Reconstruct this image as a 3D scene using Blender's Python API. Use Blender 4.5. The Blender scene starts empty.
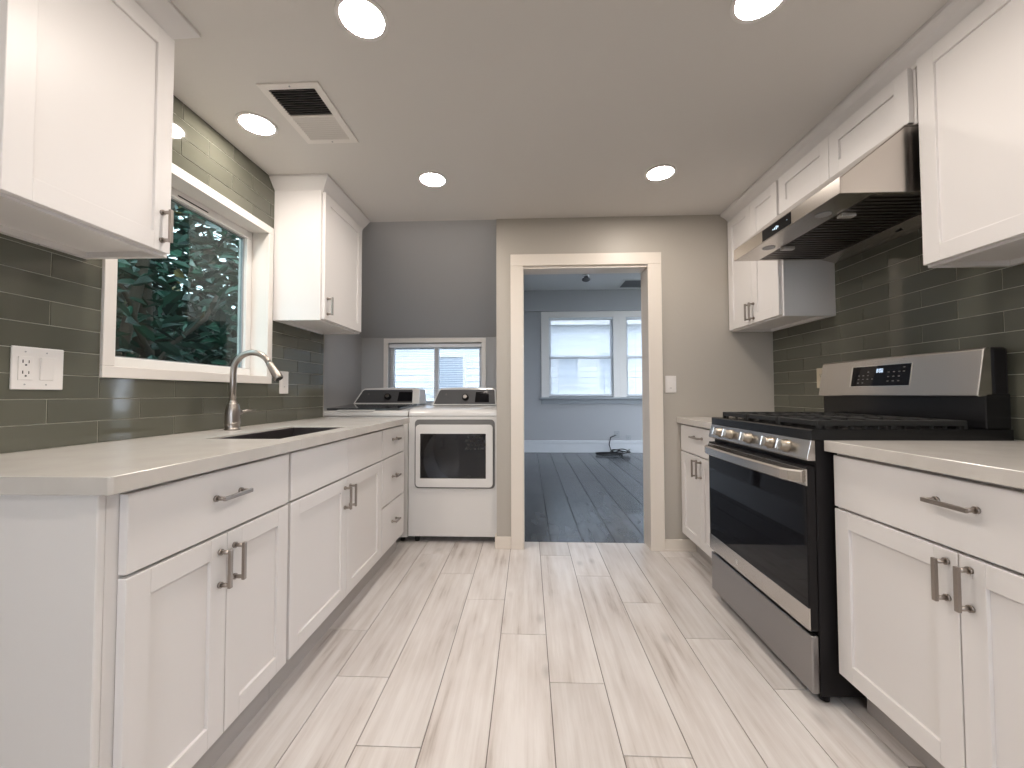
import bpy, bmesh, math, random
from mathutils import Vector, Matrix
random.seed(7)
sc = bpy.context.scene
C = sc.collection
PI = math.pi

# ------------------------------------------------------------------ camera
YAW, PIT, ROL = .0403, .030, -.0024
R0 = Vector((math.cos(YAW), math.sin(YAW), 0)); D0 = Vector((-math.sin(YAW), math.cos(YAW), 0)); U0 = Vector((0, 0, 1))
D1 = D0*math.cos(PIT) + U0*math.sin(PIT); U1 = -D0*math.sin(PIT) + U0*math.cos(PIT)
RR = R0*math.cos(ROL) + U1*math.sin(ROL); UU = -R0*math.sin(ROL) + U1*math.cos(ROL)
cd = bpy.data.cameras.new('camera'); cam = bpy.data.objects.new('camera', cd); C.objects.link(cam)
cd.sensor_width = 36; cd.lens = 400/1024*36; cd.shift_y = -2.1/1024; cd.clip_start = .02
M = Matrix((RR, UU, -D1)).transposed().to_4x4(); M.translation = Vector((0, 0, 1.078)); cam.matrix_world = M
sc.camera = cam
# ------------------------------------------------------------------ world, exposure
w = bpy.data.worlds.new('sky'); sc.world = w; w.use_nodes = True
bg = w.node_tree.nodes['Background']; bg.inputs[0].default_value = (.77, .87, 1, 1); bg.inputs[1].default_value = 4.6
sc.view_settings.view_transform = 'Standard'; sc.view_settings.look = 'None'; sc.view_settings.exposure = 0.88; sc.view_settings.gamma = 1
sc.view_settings.use_curve_mapping = False
sc.cycles.use_denoising = True; sc.cycles.max_bounces = 10; sc.cycles.diffuse_bounces = 3; sc.cycles.glossy_bounces = 4
sc.cycles.transparent_max_bounces = 8; sc.cycles.caustics_reflective = False; sc.cycles.caustics_refractive = False
LAMP = 80.0          # radiance of the downlight lenses
LAMP_COL = (1, .905, .815, 1)

# ------------------------------------------------------------------ materials
def mat(name, col, rough=.5, metal=0, bump=None, var=None, spec=.5, emit=None, coat=0, stretch=(1, 1, 1), rvar=0):
    """bump=(scale,strength) noise bump; var=(scale,amount) brightness variation of the surface itself"""
    m = bpy.data.materials.new(name); m.use_nodes = True; nt = m.node_tree; b = nt.nodes['Principled BSDF']
    b.inputs['Base Color'].default_value = (*col, 1); b.inputs['Roughness'].default_value = rough; b.inputs['Metallic'].default_value = metal
    b.inputs['Specular IOR Level'].default_value = spec; b.inputs['Coat Weight'].default_value = coat; b.inputs['Coat Roughness'].default_value = .05
    if emit: b.inputs['Emission Color'].default_value = emit[0]; b.inputs['Emission Strength'].default_value = emit[1]
    if bump or var or rvar:
        geo = nt.nodes.new('ShaderNodeNewGeometry'); mp = nt.nodes.new('ShaderNodeMapping'); mp.inputs['Scale'].default_value = stretch
        nt.links.new(geo.outputs['Position'], mp.inputs[0])
    if bump:
        n = nt.nodes.new('ShaderNodeTexNoise'); n.inputs['Scale'].default_value = bump[0]; n.inputs['Detail'].default_value = 3
        nt.links.new(mp.outputs[0], n.inputs['Vector'])
        bp = nt.nodes.new('ShaderNodeBump'); bp.inputs['Strength'].default_value = bump[1]; bp.inputs['Distance'].default_value = .002
        nt.links.new(n.outputs[0], bp.inputs['Height']); nt.links.new(bp.outputs[0], b.inputs['Normal'])
    if var:
        n = nt.nodes.new('ShaderNodeTexNoise'); n.inputs['Scale'].default_value = var[0]; n.inputs['Detail'].default_value = 4
        nt.links.new(mp.outputs[0], n.inputs['Vector'])
        r = nt.nodes.new('ShaderNodeMapRange'); r.inputs[1].default_value = .3; r.inputs[2].default_value = .7
        r.inputs[3].default_value = 1-var[1]; r.inputs[4].default_value = 1+var[1]; nt.links.new(n.outputs[0], r.inputs[0])
        mx = nt.nodes.new('ShaderNodeMix'); mx.data_type = 'RGBA'; mx.blend_type = 'MULTIPLY'; mx.inputs[0].default_value = 1
        mx.inputs[6].default_value = (*col, 1); nt.links.new(r.outputs[0], mx.inputs[7]); nt.links.new(mx.outputs[2], b.inputs['Base Color'])
    if rvar:
        n = nt.nodes.new('ShaderNodeTexNoise'); n.inputs['Scale'].default_value = 60; nt.links.new(mp.outputs[0], n.inputs['Vector'])
        r = nt.nodes.new('ShaderNodeMapRange'); r.inputs[3].default_value = rough-rvar; r.inputs[4].default_value = rough+rvar
        nt.links.new(n.outputs[0], r.inputs[0]); nt.links.new(r.outputs[0], b.inputs['Roughness'])
    return m

M_cab = mat('white cabinet paint', (.80, .775, .765), .38)
M_case = mat('cream casing paint', (.78, .715, .64), .35)
M_trimw = mat('white trim paint', (.80, .76, .72), .35)
M_wall = mat('greige wall paint', (.455, .42, .372), .45, bump=(60, .35))
M_ceil = mat('ceiling paint', (.70, .672, .64), .6, bump=(50, .12))
M_grout = mat('pale grout', (.50, .48, .42), .8)
M_counter = mat('cream quartz', (.61, .58, .545), .22, var=(9, .05))
M_steel = mat('brushed stainless', (.62, .59, .56), .27, 1, stretch=(9, .25, 9), rvar=.006)
M_steelh = mat('hood stainless', (.58, .54, .50), .24, 1, stretch=(9, .25, 9), rvar=.006)
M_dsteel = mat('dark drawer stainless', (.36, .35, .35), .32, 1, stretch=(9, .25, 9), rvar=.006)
M_nickel = mat('brushed nickel', (.40, .36, .33), .3, 1)
M_pull = mat('satin nickel pulls', (.36, .32, .29), .33, 1)
M_chrome = mat('bright chrome', (.85, .84, .82), .12, 1)
M_black = mat('black enamel', (.009, .009, .010), .2, spec=.4)
M_blackm = mat('black painted steel', (.010, .009, .010), .42, spec=.25)
M_iron = mat('cast iron', (.02, .02, .02), .5, bump=(200, .3))
M_oglass = mat('oven glass', (.008, .008, .010), .04, spec=.22)
M_appl = mat('white appliance enamel', (.74, .725, .71), .16)
M_gpanel = mat('graphite panel', (.075, .075, .08), .42, 0, spec=.3)
M_lid = mat('dark glass lid', (.05, .055, .06), .08)
M_plate = mat('white plastic', (.78, .75, .73), .3)
M_plateg = mat('grey plastic plate', (.34, .35, .36), .4)
M_platey = mat('warm lit plastic', (.72, .64, .50), .4)  # warm light on the white plate is put into its colour
M_platey2 = mat('pale latch', (.55, .52, .49), .3, .3)
M_dark = mat('dark void', (.01, .01, .01), .7)
M_digit = mat('glowing digits', (.5, .6, .8), .4, emit=((.7, .85, 1, 1), .9))
M_icon = mat('printed key marks', (.11, .105, .10), .5)
M_grey = mat('grey plastic', (.35, .35, .36), .4)
M_blind = mat('white blind slats', (.80, .82, .85), .5)
M_cable = mat('black cable', (.012, .012, .014), .4)
M_vinyl = mat('white vinyl', (.78, .76, .74), .3)
M_siding = mat('pale siding', (.78, .79, .80), .7)
M_hpane = mat('pale house pane', (.42, .46, .50), .15)  # pale sky reflection put into the pane colour
M_roof = mat('shingle roof', (.14, .13, .13), .9, bump=(30, .4))
M_ground = mat('ground', (.20, .20, .17), .95, var=(3, .3))
M_lens = mat('lit lens', (1, 1, 1), .4, emit=(LAMP_COL, LAMP))
M_nook = mat('nook grey paint', (.43, .43, .435), .45, bump=(60, .35))
M_fwall = mat('far room paint', (.40, .40, .41), .5, bump=(60, .15))
M_fceil = mat('far room ceiling paint', (.60, .60, .60), .6)
M_bark = mat('bark', (.07, .05, .035), .9, bump=(40, .6))
M_baff = mat('hood baffle steel', (.16, .14, .13), .35, .9)

def glass(name, tint=(.9, .97, .95)):
    m = bpy.data.materials.new(name); m.use_nodes = True; nt = m.node_tree; nt.nodes.clear()
    o = nt.nodes.new('ShaderNodeOutputMaterial'); mix = nt.nodes.new('ShaderNodeMixShader'); t = nt.nodes.new('ShaderNodeBsdfTransparent')
    g = nt.nodes.new('ShaderNodeBsdfGlossy'); g.inputs['Roughness'].default_value = .02; t.inputs[0].default_value = (*tint, 1)
    fr = nt.nodes.new('ShaderNodeFresnel'); fr.inputs[0].default_value = 1.6
    ge = nt.nodes.new('ShaderNodeNewGeometry'); iv = nt.nodes.new('ShaderNodeMath'); iv.operation = 'SUBTRACT'; iv.inputs[0].default_value = 1; nt.links.new(ge.outputs['Backfacing'], iv.inputs[1])
    mu = nt.nodes.new('ShaderNodeMath'); mu.operation = 'MULTIPLY'; nt.links.new(fr.outputs[0], mu.inputs[0]); nt.links.new(iv.outputs[0], mu.inputs[1])
    nt.links.new(mu.outputs[0], mix.inputs[0]); nt.links.new(t.outputs[0], mix.inputs[1]); nt.links.new(g.outputs[0], mix.inputs[2]); nt.links.new(mix.outputs[0], o.inputs[0])
    return m
M_glass = glass('window glass', (.55, .62, .60))  # tint added to darken the view of the tree
M_tglass = glass('tinted window glass', (.72, .75, .78))  # tint added to dim the bright outdoors behind the blinds
M_dglass = glass('smoked dryer glass', (.60, .61, .63))
M_drum = mat('dryer drum steel', (.45, .45, .46), .3, 1)

def tile_mat():
    m = bpy.data.materials.new('olive glass tile'); m.use_nodes = True; nt = m.node_tree; b = nt.nodes['Principled BSDF']
    a = nt.nodes.new('ShaderNodeAttribute'); a.attribute_name = 'pid'
    r = nt.nodes.new('ShaderNodeValToRGB'); e = r.color_ramp.elements
    e[0].color = (.100, .101, .079, 1); e[1].color = (.132, .132, .104, 1)
    nt.links.new(a.outputs['Fac'], r.inputs[0]); nt.links.new(r.outputs[0], b.inputs['Base Color'])
    b.inputs['Roughness'].default_value = .07; b.inputs['Specular IOR Level'].default_value = .36; b.inputs['Coat Weight'].default_value = .0; b.inputs['Coat Roughness'].default_value = .03
    geo = nt.nodes.new('ShaderNodeNewGeometry'); n = nt.nodes.new('ShaderNodeTexNoise'); n.inputs['Scale'].default_value = 9; n.inputs['Detail'].default_value = 1
    nt.links.new(geo.outputs['Position'], n.inputs['Vector'])
    bp = nt.nodes.new('ShaderNodeBump'); bp.inputs['Strength'].default_value = .16; bp.inputs['Distance'].default_value = .004
    nt.links.new(n.outputs[0], bp.inputs['Height']); nt.links.new(bp.outputs[0], b.inputs['Normal']); nt.links.new(bp.outputs[0], b.inputs['Coat Normal'])
    return m
M_tile = tile_mat()

def plank_mat(name, c0, c1, c2, rough, grain=1.0, blotch=.5, spec=.5, kr=(.03, .14), tone=(.88, 1.05)):
    """planks: per-plank tone from 'pid', long streaks, soft dark blotches and knots"""
    m = bpy.data.materials.new(name); m.use_nodes = True; nt = m.node_tree; b = nt.nodes['Principled BSDF']; L = nt.links.new
    N = nt.nodes.new
    a = N('ShaderNodeAttribute'); a.attribute_name = 'pid'; geo = N('ShaderNodeNewGeometry')
    cmb = N('ShaderNodeCombineXYZ'); mul = N('ShaderNodeMath'); mul.operation = 'MULTIPLY'; mul.inputs[1].default_value = 57.0
    L(a.outputs['Fac'], mul.inputs[0]); L(mul.outputs[0], cmb.inputs[0]); L(mul.outputs[0], cmb.inputs[1])
    add = N('ShaderNodeVectorMath'); L(geo.outputs['Position'], add.inputs[0]); L(cmb.outputs[0], add.inputs[1])
    m1 = N('ShaderNodeMapping'); m1.inputs['Scale'].default_value = (34, 1.5, 1); L(add.outputs[0], m1.inputs[0])
    n1 = N('ShaderNodeTexNoise'); n1.inputs['Scale'].default_value = 1; n1.inputs['Detail'].default_value = 6; n1.inputs['Roughness'].default_value = .65; L(m1.outputs[0], n1.inputs['Vector'])
    m2 = N('ShaderNodeMapping'); m2.inputs['Scale'].default_value = (9, 2.2, 1); L(add.outputs[0], m2.inputs[0])
    n2 = N('ShaderNodeTexNoise'); n2.inputs['Scale'].default_value = 1; n2.inputs['Detail'].default_value = 5; L(m2.outputs[0], n2.inputs['Vector'])
    v = N('ShaderNodeTexVoronoi'); v.inputs['Scale'].default_value = 1; m3 = N('ShaderNodeMapping'); m3.inputs['Scale'].default_value = (5.5, 2.6, 1); L(add.outputs[0], m3.inputs[0]); L(m3.outputs[0], v.inputs['Vector'])
    ramp = N('ShaderNodeValToRGB'); e = ramp.color_ramp.elements; e[0].position = .27; e[0].color = (*c0, 1); e[1].position = .60; e[1].color = (*c2, 1)
    k = e.new(.43); k.color = (*c1, 1)
    mixf = N('ShaderNodeMath'); mixf.operation = 'MULTIPLY_ADD'; mixf.inputs[1].default_value = grain*.5; L(n1.outputs[0], mixf.inputs[0])
    s2 = N('ShaderNodeMath'); s2.operation = 'MULTIPLY'; s2.inputs[1].default_value = 1-grain*.5; L(n2.outputs[0], s2.inputs[0]); L(s2.outputs[0], mixf.inputs[2])
    L(mixf.outputs[0], ramp.inputs[0])
    r1 = N('ShaderNodeMapRange'); r1.inputs[3].default_value = tone[0]; r1.inputs[4].default_value = tone[1]; L(a.outputs['Fac'], r1.inputs[0])
    kn = N('ShaderNodeMapRange'); kn.inputs[1].default_value = kr[0]; kn.inputs[2].default_value = kr[1]; kn.inputs[3].default_value = 1-blotch; kn.inputs[4].default_value = 1; L(v.outputs['Distance'], kn.inputs[0])
    mm = N('ShaderNodeMath'); mm.operation = 'MULTIPLY'; L(r1.outputs[0], mm.inputs[0]); L(kn.outputs[0], mm.inputs[1])
    mx = N('ShaderNodeMix'); mx.data_type = 'RGBA'; mx.blend_type = 'MULTIPLY'; mx.inputs[0].default_value = 1
    L(ramp.outputs[0], mx.inputs[6]); L(mm.outputs[0], mx.inputs[7]); L(mx.outputs[2], b.inputs['Base Color'])
    b.inputs['Roughness'].default_value = rough; b.inputs['Specular IOR Level'].default_value = spec
    bp = N('ShaderNodeBump'); bp.inputs['Strength'].default_value = .15; bp.inputs['Distance'].default_value = .001; L(n1.outputs[0], bp.inputs['Height']); L(bp.outputs[0], b.inputs['Normal'])
    return m
M_plank = plank_mat('whitewashed plank tile', (.34, .28, .24), (.68, .63, .60), (.81, .775, .755), .27, blotch=.2)
M_fplank = plank_mat('dark grey plank', (.030, .028, .028), (.062, .066, .074), (.10, .105, .115), .24, grain=.35, blotch=.6, kr=(.05, .38), tone=(.8, 1.2))

def leaf_mat():
    m = bpy.data.materials.new('leaf green'); m.use_nodes = True; nt = m.node_tree; b = nt.nodes['Principled BSDF']
    a = nt.nodes.new('ShaderNodeAttribute'); a.attribute_name = 'pid'
    r = nt.nodes.new('ShaderNodeValToRGB'); e = r.color_ramp.elements
    e[0].color = (.003, .030, .024, 1); e[1].color = (.022, .125, .075, 1); e[1].position = .93; e.new(1.0).color = (.20, .15, .04, 1)
    nt.links.new(a.outputs['Fac'], r.inputs[0]); nt.links.new(r.outputs[0], b.inputs['Base Color']); b.inputs['Roughness'].default_value = .3
    return m
M_leaf = leaf_mat()

# ------------------------------------------------------------------ mesh helpers
class B:
    """collects shapes into one bmesh, world coordinates"""
    def __init__(s): s.bm = bmesh.new(); s.pid = []
    def _bev(s, fs, w, seg=2):
        es = {e for f in fs for e in f.edges}
        bmesh.ops.bevel(s.bm, geom=list(es), offset=w, segments=seg, profile=.5, affect='EDGES', clamp_overlap=True)
    def box(s, x0, x1, y0, y1, z0, z1, bev=0, seg=2):
        x0, x1 = sorted((x0, x1)); y0, y1 = sorted((y0, y1)); z0, z1 = sorted((z0, z1))
        v = [s.bm.verts.new(p) for p in ((x0, y0, z0), (x1, y0, z0), (x1, y1, z0), (x0, y1, z0), (x0, y0, z1), (x1, y0, z1), (x1, y1, z1), (x0, y1, z1))]
        fs = [s.bm.faces.new([v[i] for i in q]) for q in ((0, 3, 2, 1), (4, 5, 6, 7), (0, 1, 5, 4), (1, 2, 6, 5), (2, 3, 7, 6), (3, 0, 4, 7))]
        if bev: s._bev(fs, bev, seg)
        return s
    def prism(s, pts, axis, a, b, bev=0, seg=2):
        """pts 2D polygon, extruded on axis from a to b; x-> (y,z), y->(x,z), z->(x,y)"""
        def P(p, t): return {'x': (t, p[0], p[1]), 'y': (p[0], t, p[1]), 'z': (p[0], p[1], t)}[axis]
        va = [s.bm.verts.new(P(p, a)) for p in pts]; vb = [s.bm.verts.new(P(p, b)) for p in pts]
        n = len(pts); fs = [s.bm.faces.new(va), s.bm.faces.new(vb[::-1])]
        for i in range(n): fs.append(s.bm.faces.new((va[i], vb[i], vb[(i+1) % n], va[(i+1) % n])))
        bmesh.ops.recalc_face_normals(s.bm, faces=fs)
        if bev: s._bev(fs, bev, seg)
        return s
    def tube(s, pts, r, n=12, cap=True):
        pts = [Vector(p) for p in pts]; rs = r if isinstance(r, (list, tuple)) else [r]*len(pts)
        rings = []; up = None
        for i, p in enumerate(pts):
            t = (pts[min(i+1, len(pts)-1)] - pts[max(i-1, 0)]).normalized()
            if up is None: up = t.orthogonal().normalized()
            up = (up - t*up.dot(t)).normalized(); sd = t.cross(up)
            rings.append([s.bm.verts.new(p + (up*math.cos(2*PI*k/n) + sd*math.sin(2*PI*k/n))*rs[i]) for k in range(n)])
        fs = []
        for a, b in zip(rings, rings[1:]):
            for k in range(n): fs.append(s.bm.faces.new((a[k], a[(k+1) % n], b[(k+1) % n], b[k])))
        if cap: fs += [s.bm.faces.new(rings[0][::-1]), s.bm.faces.new(rings[-1])]
        for f in fs: f.smooth = True
        if cap: fs[-1].smooth = fs[-2].smooth = False
        return s
    def cyl(s, c, axis, r, h, n=24, r2=None):
        d = {'x': Vector((1, 0, 0)), 'y': Vector((0, 1, 0)), 'z': Vector((0, 0, 1))}[axis] if isinstance(axis, str) else Vector(axis).normalized()
        return s.tube([Vector(c), Vector(c)+d*h], [r, r if r2 is None else r2], n)
    def lathe(s, c, prof, n=32):
        """prof list of (r,z) around vertical axis at c"""
        return s.tube([Vector((c[0], c[1], c[2]+z)) for r, z in prof], [max(r, .0002) for r, z in prof], n) if all(prof[i][1] < prof[i+1][1] for i in range(len(prof)-1)) else s
    def disc(s, c, r, n=32, up=True, r_in=0):
        o = [s.bm.verts.new((c[0]+r*math.cos(2*PI*k/n), c[1]+r*math.sin(2*PI*k/n), c[2])) for k in range(n)]
        s.bm.faces.new(o if up else o[::-1]); return s
    def ring(s, c, r0, r1, z0, z1, n=40):
        V = [[s.bm.verts.new((c[0]+r*math.cos(2*PI*k/n), c[1]+r*math.sin(2*PI*k/n), z)) for k in range(n)] for r, z in ((r0, z0), (r1, z0), (r1, z1), (r0, z1))]
        for j in range(4):
            a, b = V[j], V[(j+1) % 4]
            for k in range(n): f = s.bm.faces.new((a[k], a[(k+1) % n], b[(k+1) % n], b[k])); f.smooth = (j % 2 == 1)
        bmesh.ops.recalc_face_normals(s.bm, faces=s.bm.faces[:]); return s
    def quad(s, *p): s.bm.faces.new([s.bm.verts.new(q) for q in p]); return s

def wloc(o):
    v = Vector((0, 0, 0))
    while o: v += o.location; o = o.parent
    return v
def obj(name, b, m, parent=None, attr=None, smooth=False):
    me = bpy.data.meshes.new(name); off = wloc(parent) if parent else Vector((0, 0, 0))
    if parent: bmesh.ops.translate(b.bm, verts=b.bm.verts, vec=-off)
    b.bm.to_mesh(me); b.bm.free(); me.materials.append(m)
    if attr is not None:
        at = me.attributes.new('pid', 'FLOAT', 'FACE'); at.data.foreach_set('value', attr)
    o = bpy.data.objects.new(name, me); C.objects.link(o); o.parent = parent
    return o
def tag(o, label, cat, group=None):
    o['label'] = label; o['category'] = cat
    if group: o['group'] = group
    return o
def thing(name, label, cat, loc, group=None):
    o = bpy.data.objects.new(name, None); C.objects.link(o); o.location = loc; o.empty_display_size = .1
    return tag(o, label, cat, group)
def struct(name, b, m, parent=None, attr=None):
    o = obj(name, b, m, parent, attr)
    if not parent: o['kind'] = 'structure'
    return o
def dup(root, loc, label=None, group=None, cat=None):
    r = root.copy(); C.objects.link(r); r.location = loc
    if label: r['label'] = label
    if group: r['group'] = group
    def rec(src, dst):
        for ch in list(src.children):
            c = ch.copy(); C.objects.link(c); c.parent = dst; rec(ch, c)
    rec(root, r)
    return r

def holewall(b, axis, t0, t1, a0, a1, z0, z1, holes):
    """wall slab across axis ('x': thickness in x, runs in y) with rectangular holes (a0,a1,z0,z1)"""
    def bx(p0, p1, q0, q1):
        if p1-p0 < 1e-5 or q1-q0 < 1e-5: return
        if axis == 'x': b.box(t0, t1, p0, p1, q0, q1)
        else: b.box(p0, p1, t0, t1, q0, q1)
    cur = a0
    for h in sorted(holes):
        bx(cur, h[0], z0, z1); bx(h[0], h[1], z0, h[2]); bx(h[0], h[1], h[3], z1); cur = h[1]
    bx(cur, a1, z0, z1); return b

# ------------------------------------------------------------------ key dimensions
XW, XRW, YW, ZC = -1.476, 1.691, 2.823, 2.33        # left tile wall, right wall, door wall, ceiling
XL, XR = -.8545, 1.046                              # base door faces
XV, XU = -1.1735, 1.39                              # upper door faces
XN, YN = -1.585, 3.74                               # laundry nook left wall and back wall
YF, YR = 7.42, -2.4                                 # far room window wall, wall behind the camera
WT = .135                                           # door wall thickness
WY0, WY1, WZ0, WZ1 = 1.335, 2.198, 1.168, 2.005     # kitchen window opening

# ------------------------------------------------------------------ floor
def planks(name, x0, x1, y0, y1, x_ref, pitch, joint, length, z, gap, m, grout, th=.012, ang=None):
    g = B().box(x0, x1, y0, y1, z-.06, z-th*.35); base = struct(name, g, grout)
    b = B(); ids = []
    k0 = math.floor((x0-x_ref)/pitch); k = k0
    while x_ref+k*pitch < x1:
        a, c = x_ref+k*pitch, x_ref+(k+1)*pitch; j = joint(k) % length; y = j - length*math.ceil((j-y0)/length)
        while y < y1:
            xa, xb, ya, yb = max(a, x0)+gap/2, min(c, x1)-gap/2, max(y, y0)+gap/2, min(y+length, y1)-gap/2
            if xb-xa > .004 and yb-ya > .004:
                n0 = len(b.bm.faces); b.box(xa, xb, ya, yb, z-th, z, .0008, 1); ids += [random.random()]*(len(b.bm.faces)-n0)
            y += length
        k += 1
    obj('planks', b, m, base, ids)
    return base
M_fgrout = mat('floor grout', (.20, .17, .155), .8)
planks('floor', -1.70, 1.75, YR, 2.955, .0765, .2033, lambda k: 1.533-.296*k, 1.18, 0, .003, M_plank, M_fgrout)
b = B().box(-1.75, -.16, 2.955, YN+.1, -.06, 0); struct('floor', b, M_plank)
planks('floor', -.16, 3.4, 2.955, YF+.02, .16, .235, lambda k: .9+.97*k, 2.2, 0, .006, M_fplank, mat('dark seam', (.008, .008, .009), .8))

# ------------------------------------------------------------------ ceiling
def ceiling():
    b = B().box(-1.75, 1.85, YR-.12, YW+.01, ZC, ZC+.1)
    b.box(XN-.12, -.16, YW+.01, YW+.02, ZC, ZC+.1)
    struct('ceiling', b, M_ceil)
    # sloping wall-ceiling over the laundry nook
    b = B().prism([(YW+.01, ZC), (YW+.01, ZC+.1), (YN+.12, 1.70), (YN+.12, 1.52), (YN, 1.615)], 'x', XN-.12, -.155)
    struct('ceiling', b, M_nook)
ceiling()

# ------------------------------------------------------------------ walls
b = holewall(B(), 'x', XW-.16, XW, YR, YW, -.02, ZC, [(WY0, WY1, WZ0, WZ1)]); wl = struct('wall_left', b, M_grout)
b = B().box(XN-.12, XN, YW-.0, YN+.12, -.02, ZC+.02); struct('wall_left', b, M_nook)
b = B().box(XW-.16, XW+.001, YW, YW+.012, -.02, ZC); 
struct('trim_1', b, M_wall)
NW = (-1.325, -.43, .98, 1.56)          # nook window opening x0,x1,z0,z1
b = holewall(B(), 'y', YN, YN+.12, XN, -.16, -.02, 1.7, [NW]); struct('wall_back', b, M_nook)
b = B().box(XRW, XRW+.12, YR, YW+WT, -.02, ZC); wr = struct('wall_right', b, M_grout)
DX0, DX1, DZ = -.048, .856, 1.985
b = holewall(B(), 'y', YW, YW+WT, -.2235, XRW, -.02, 3.05, [(DX0, DX1, -.02, DZ)]); struct('wall_back', b, M_wall)
# partition between nook and far room
b = B().box(-.185, -.16, YW+WT, YF+.12, -.02, 3.05); b.box(-.2235, -.185, YW+WT, YN+.1, -.02, ZC+.05); struct('wall_left', b, M_fwall)
b = holewall(B(), 'x', 3.4, 3.5, YW+WT, YF+.12, -.02, 3.05, [(5.95, 7.28, .45, 2.85)]); struct('wall_right', b, M_fwall)  # unseen opening added to let skylight into the far room
b = holewall(B(), 'y', YW, YW+WT, XRW, 3.5, -.02, 3.05, [(1.85, 3.32, .45, 2.85)]); struct('wall_front', b, M_fwall)  # second unseen opening, added to light the far window wall
FW = [(.385, 1.565, 1.03, 2.49), (1.80, 2.98, 1.03, 2.49)]
b = holewall(B(), 'y', YF, YF+.12, -.185, 3.5, -.02, 3.05, FW); b.box(-.16, 3.4, YF-.07, YF, 2.60, 2.99); struct('wall_back', b, M_fwall)
b = B().box(-.3, 3.5, YW+WT, YF+.12, 2.986, 3.1); struct('ceiling', b, M_fceil)
# wall behind the camera; unseen bare opening added to let cool daylight in
FRW = 1
b = holewall(B(), 'y', YR-.12, YR, -1.75, 1.85, -.02, ZC, [(-.7, .8, 1.15, 1.95)]); struct('wall_front', b, M_wall)
# painted strips above the tile on the right, tile bands
def tiles(name, side, y0, y1, zl, phase, parent, holes=(), clip=None):
    """running-bond glass tiles. zl list of row lines; phase list of seam phases per row"""
    b = B(); ids = []; g = .0028; P = .2955
    for i in range(len(zl)-1):
        za, zb = zl[i]+g/2, zl[i+1]-g/2
        ph = phase[i]; k = math.floor((y0-ph)/P)
        while ph+k*P < y1:
            a, c = max(ph+k*P, y0)+g/2, min(ph+(k+1)*P, y1)-g/2; k += 1
            segs = [(a, c, za, zb)]
            for h in holes:
                ns = []
                for (p, q, r, t) in segs:
                    if q <= h[0] or p >= h[1] or t <= h[2] or r >= h[3]: ns.append((p, q, r, t)); continue
                    if p < h[0]: ns.append((p, h[0], r, t))
                    if q > h[1]: ns.append((h[1], q, r, t))
                    pp, qq = max(p, h[0]), min(q, h[1])
                    if r < h[2]: ns.append((pp, qq, r, h[2]))
                    if t > h[3]: ns.append((pp, qq, h[3], t))
                segs = ns
            pid = random.random()
            for (p, q, r, t) in segs:
                if q-p < .004 or t-r < .004: continue
                n0 = len(b.bm.faces)
                if side < 0: b.box(XW-.004, XW+.0022, p, q, r, t, .0006, 1)
                else: b.box(XRW-.0022, XRW+.004, p, q, r, t, .0006, 1)
                ids += [pid]*(len(b.bm.faces)-n0)
    return obj(name, b, M_tile, parent, ids)
zl = [.914+.0757*i for i in range(15)] + [2.022, 2.099, 2.179, 2.256, ZC]
ph = [1.317 if i % 2 == 0 else 1.465 for i in range(14)] + [1.465, 1.765, 1.617, 1.765, 1.622]
zl = [.838] + zl; ph = [1.465] + ph
tiles('tiles', -1, -.6, YW, zl, ph[:len(zl)-1], wl, [(WY0-.019, WY1+.031, WZ0-.031, WZ1+.031)])
zr = [.838] + [.914+.0757*i for i in range(19)] + [ZC]
tiles('tiles', 1, -.6, YW, zr, [1.634-.2955/2]+[1.634 if i % 2 == 0 else 1.4835 for i in range(19)], wr)

# baseboards, casing
b = B().box(-.2235, -.122, YW-.014, YW, 0, .083, .003); b.box(-.2235-.012, -.2235, YW-.014, YW+WT, 0, .083, .003)
struct('baseboard_left', b, M_case)
b = B().box(.9325, 1.1435, YW-.014, YW, 0, .078, .003); b.box(.9325, 1.1435, YW-.017, YW, .0, .012, .002); struct('baseboard_right', b, M_case)
b = B().box(-.16, 3.4, YF-.02, YF, 0, .22, .003); b.box(-.16, 3.4, YF-.028, YF, .17, .222, .006); b.box(-.16, -.142, YW+WT, YF-.02, 0, .22, .003)
struct('baseboard_back', b, mat('far trim paint', (.66, .67, .69), .4))
b = B()
b.box(-.122, -.032, YW-.02, YW, 0, DZ-.002, .003); b.box(.837, .932, YW-.02, YW, 0, DZ-.002, .003); b.box(-.122, .932, YW-.02, YW, DZ-.002, 2.066, .003)
dc = struct('door_1', b, M_case)
b = B().box(DX0, DX0+.018, YW-.003, YW+WT+.003, 0, DZ); b.box(DX1-.018, DX1, YW-.003, YW+WT+.003, 0, DZ); b.box(DX0, DX1, YW-.003, YW+WT+.003, DZ-.018, DZ)
obj('jamb', b, M_case, dc)
b = B().box(-.122, -.032, YW+WT, YW+WT+.018, 0, DZ); b.box(.837, .932, YW+WT, YW+WT+.018, 0, DZ); b.box(-.122, .932, YW+WT, YW+WT+.018, DZ-.002, 2.066)
obj('rear_casing', b, M_case, dc)

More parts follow.
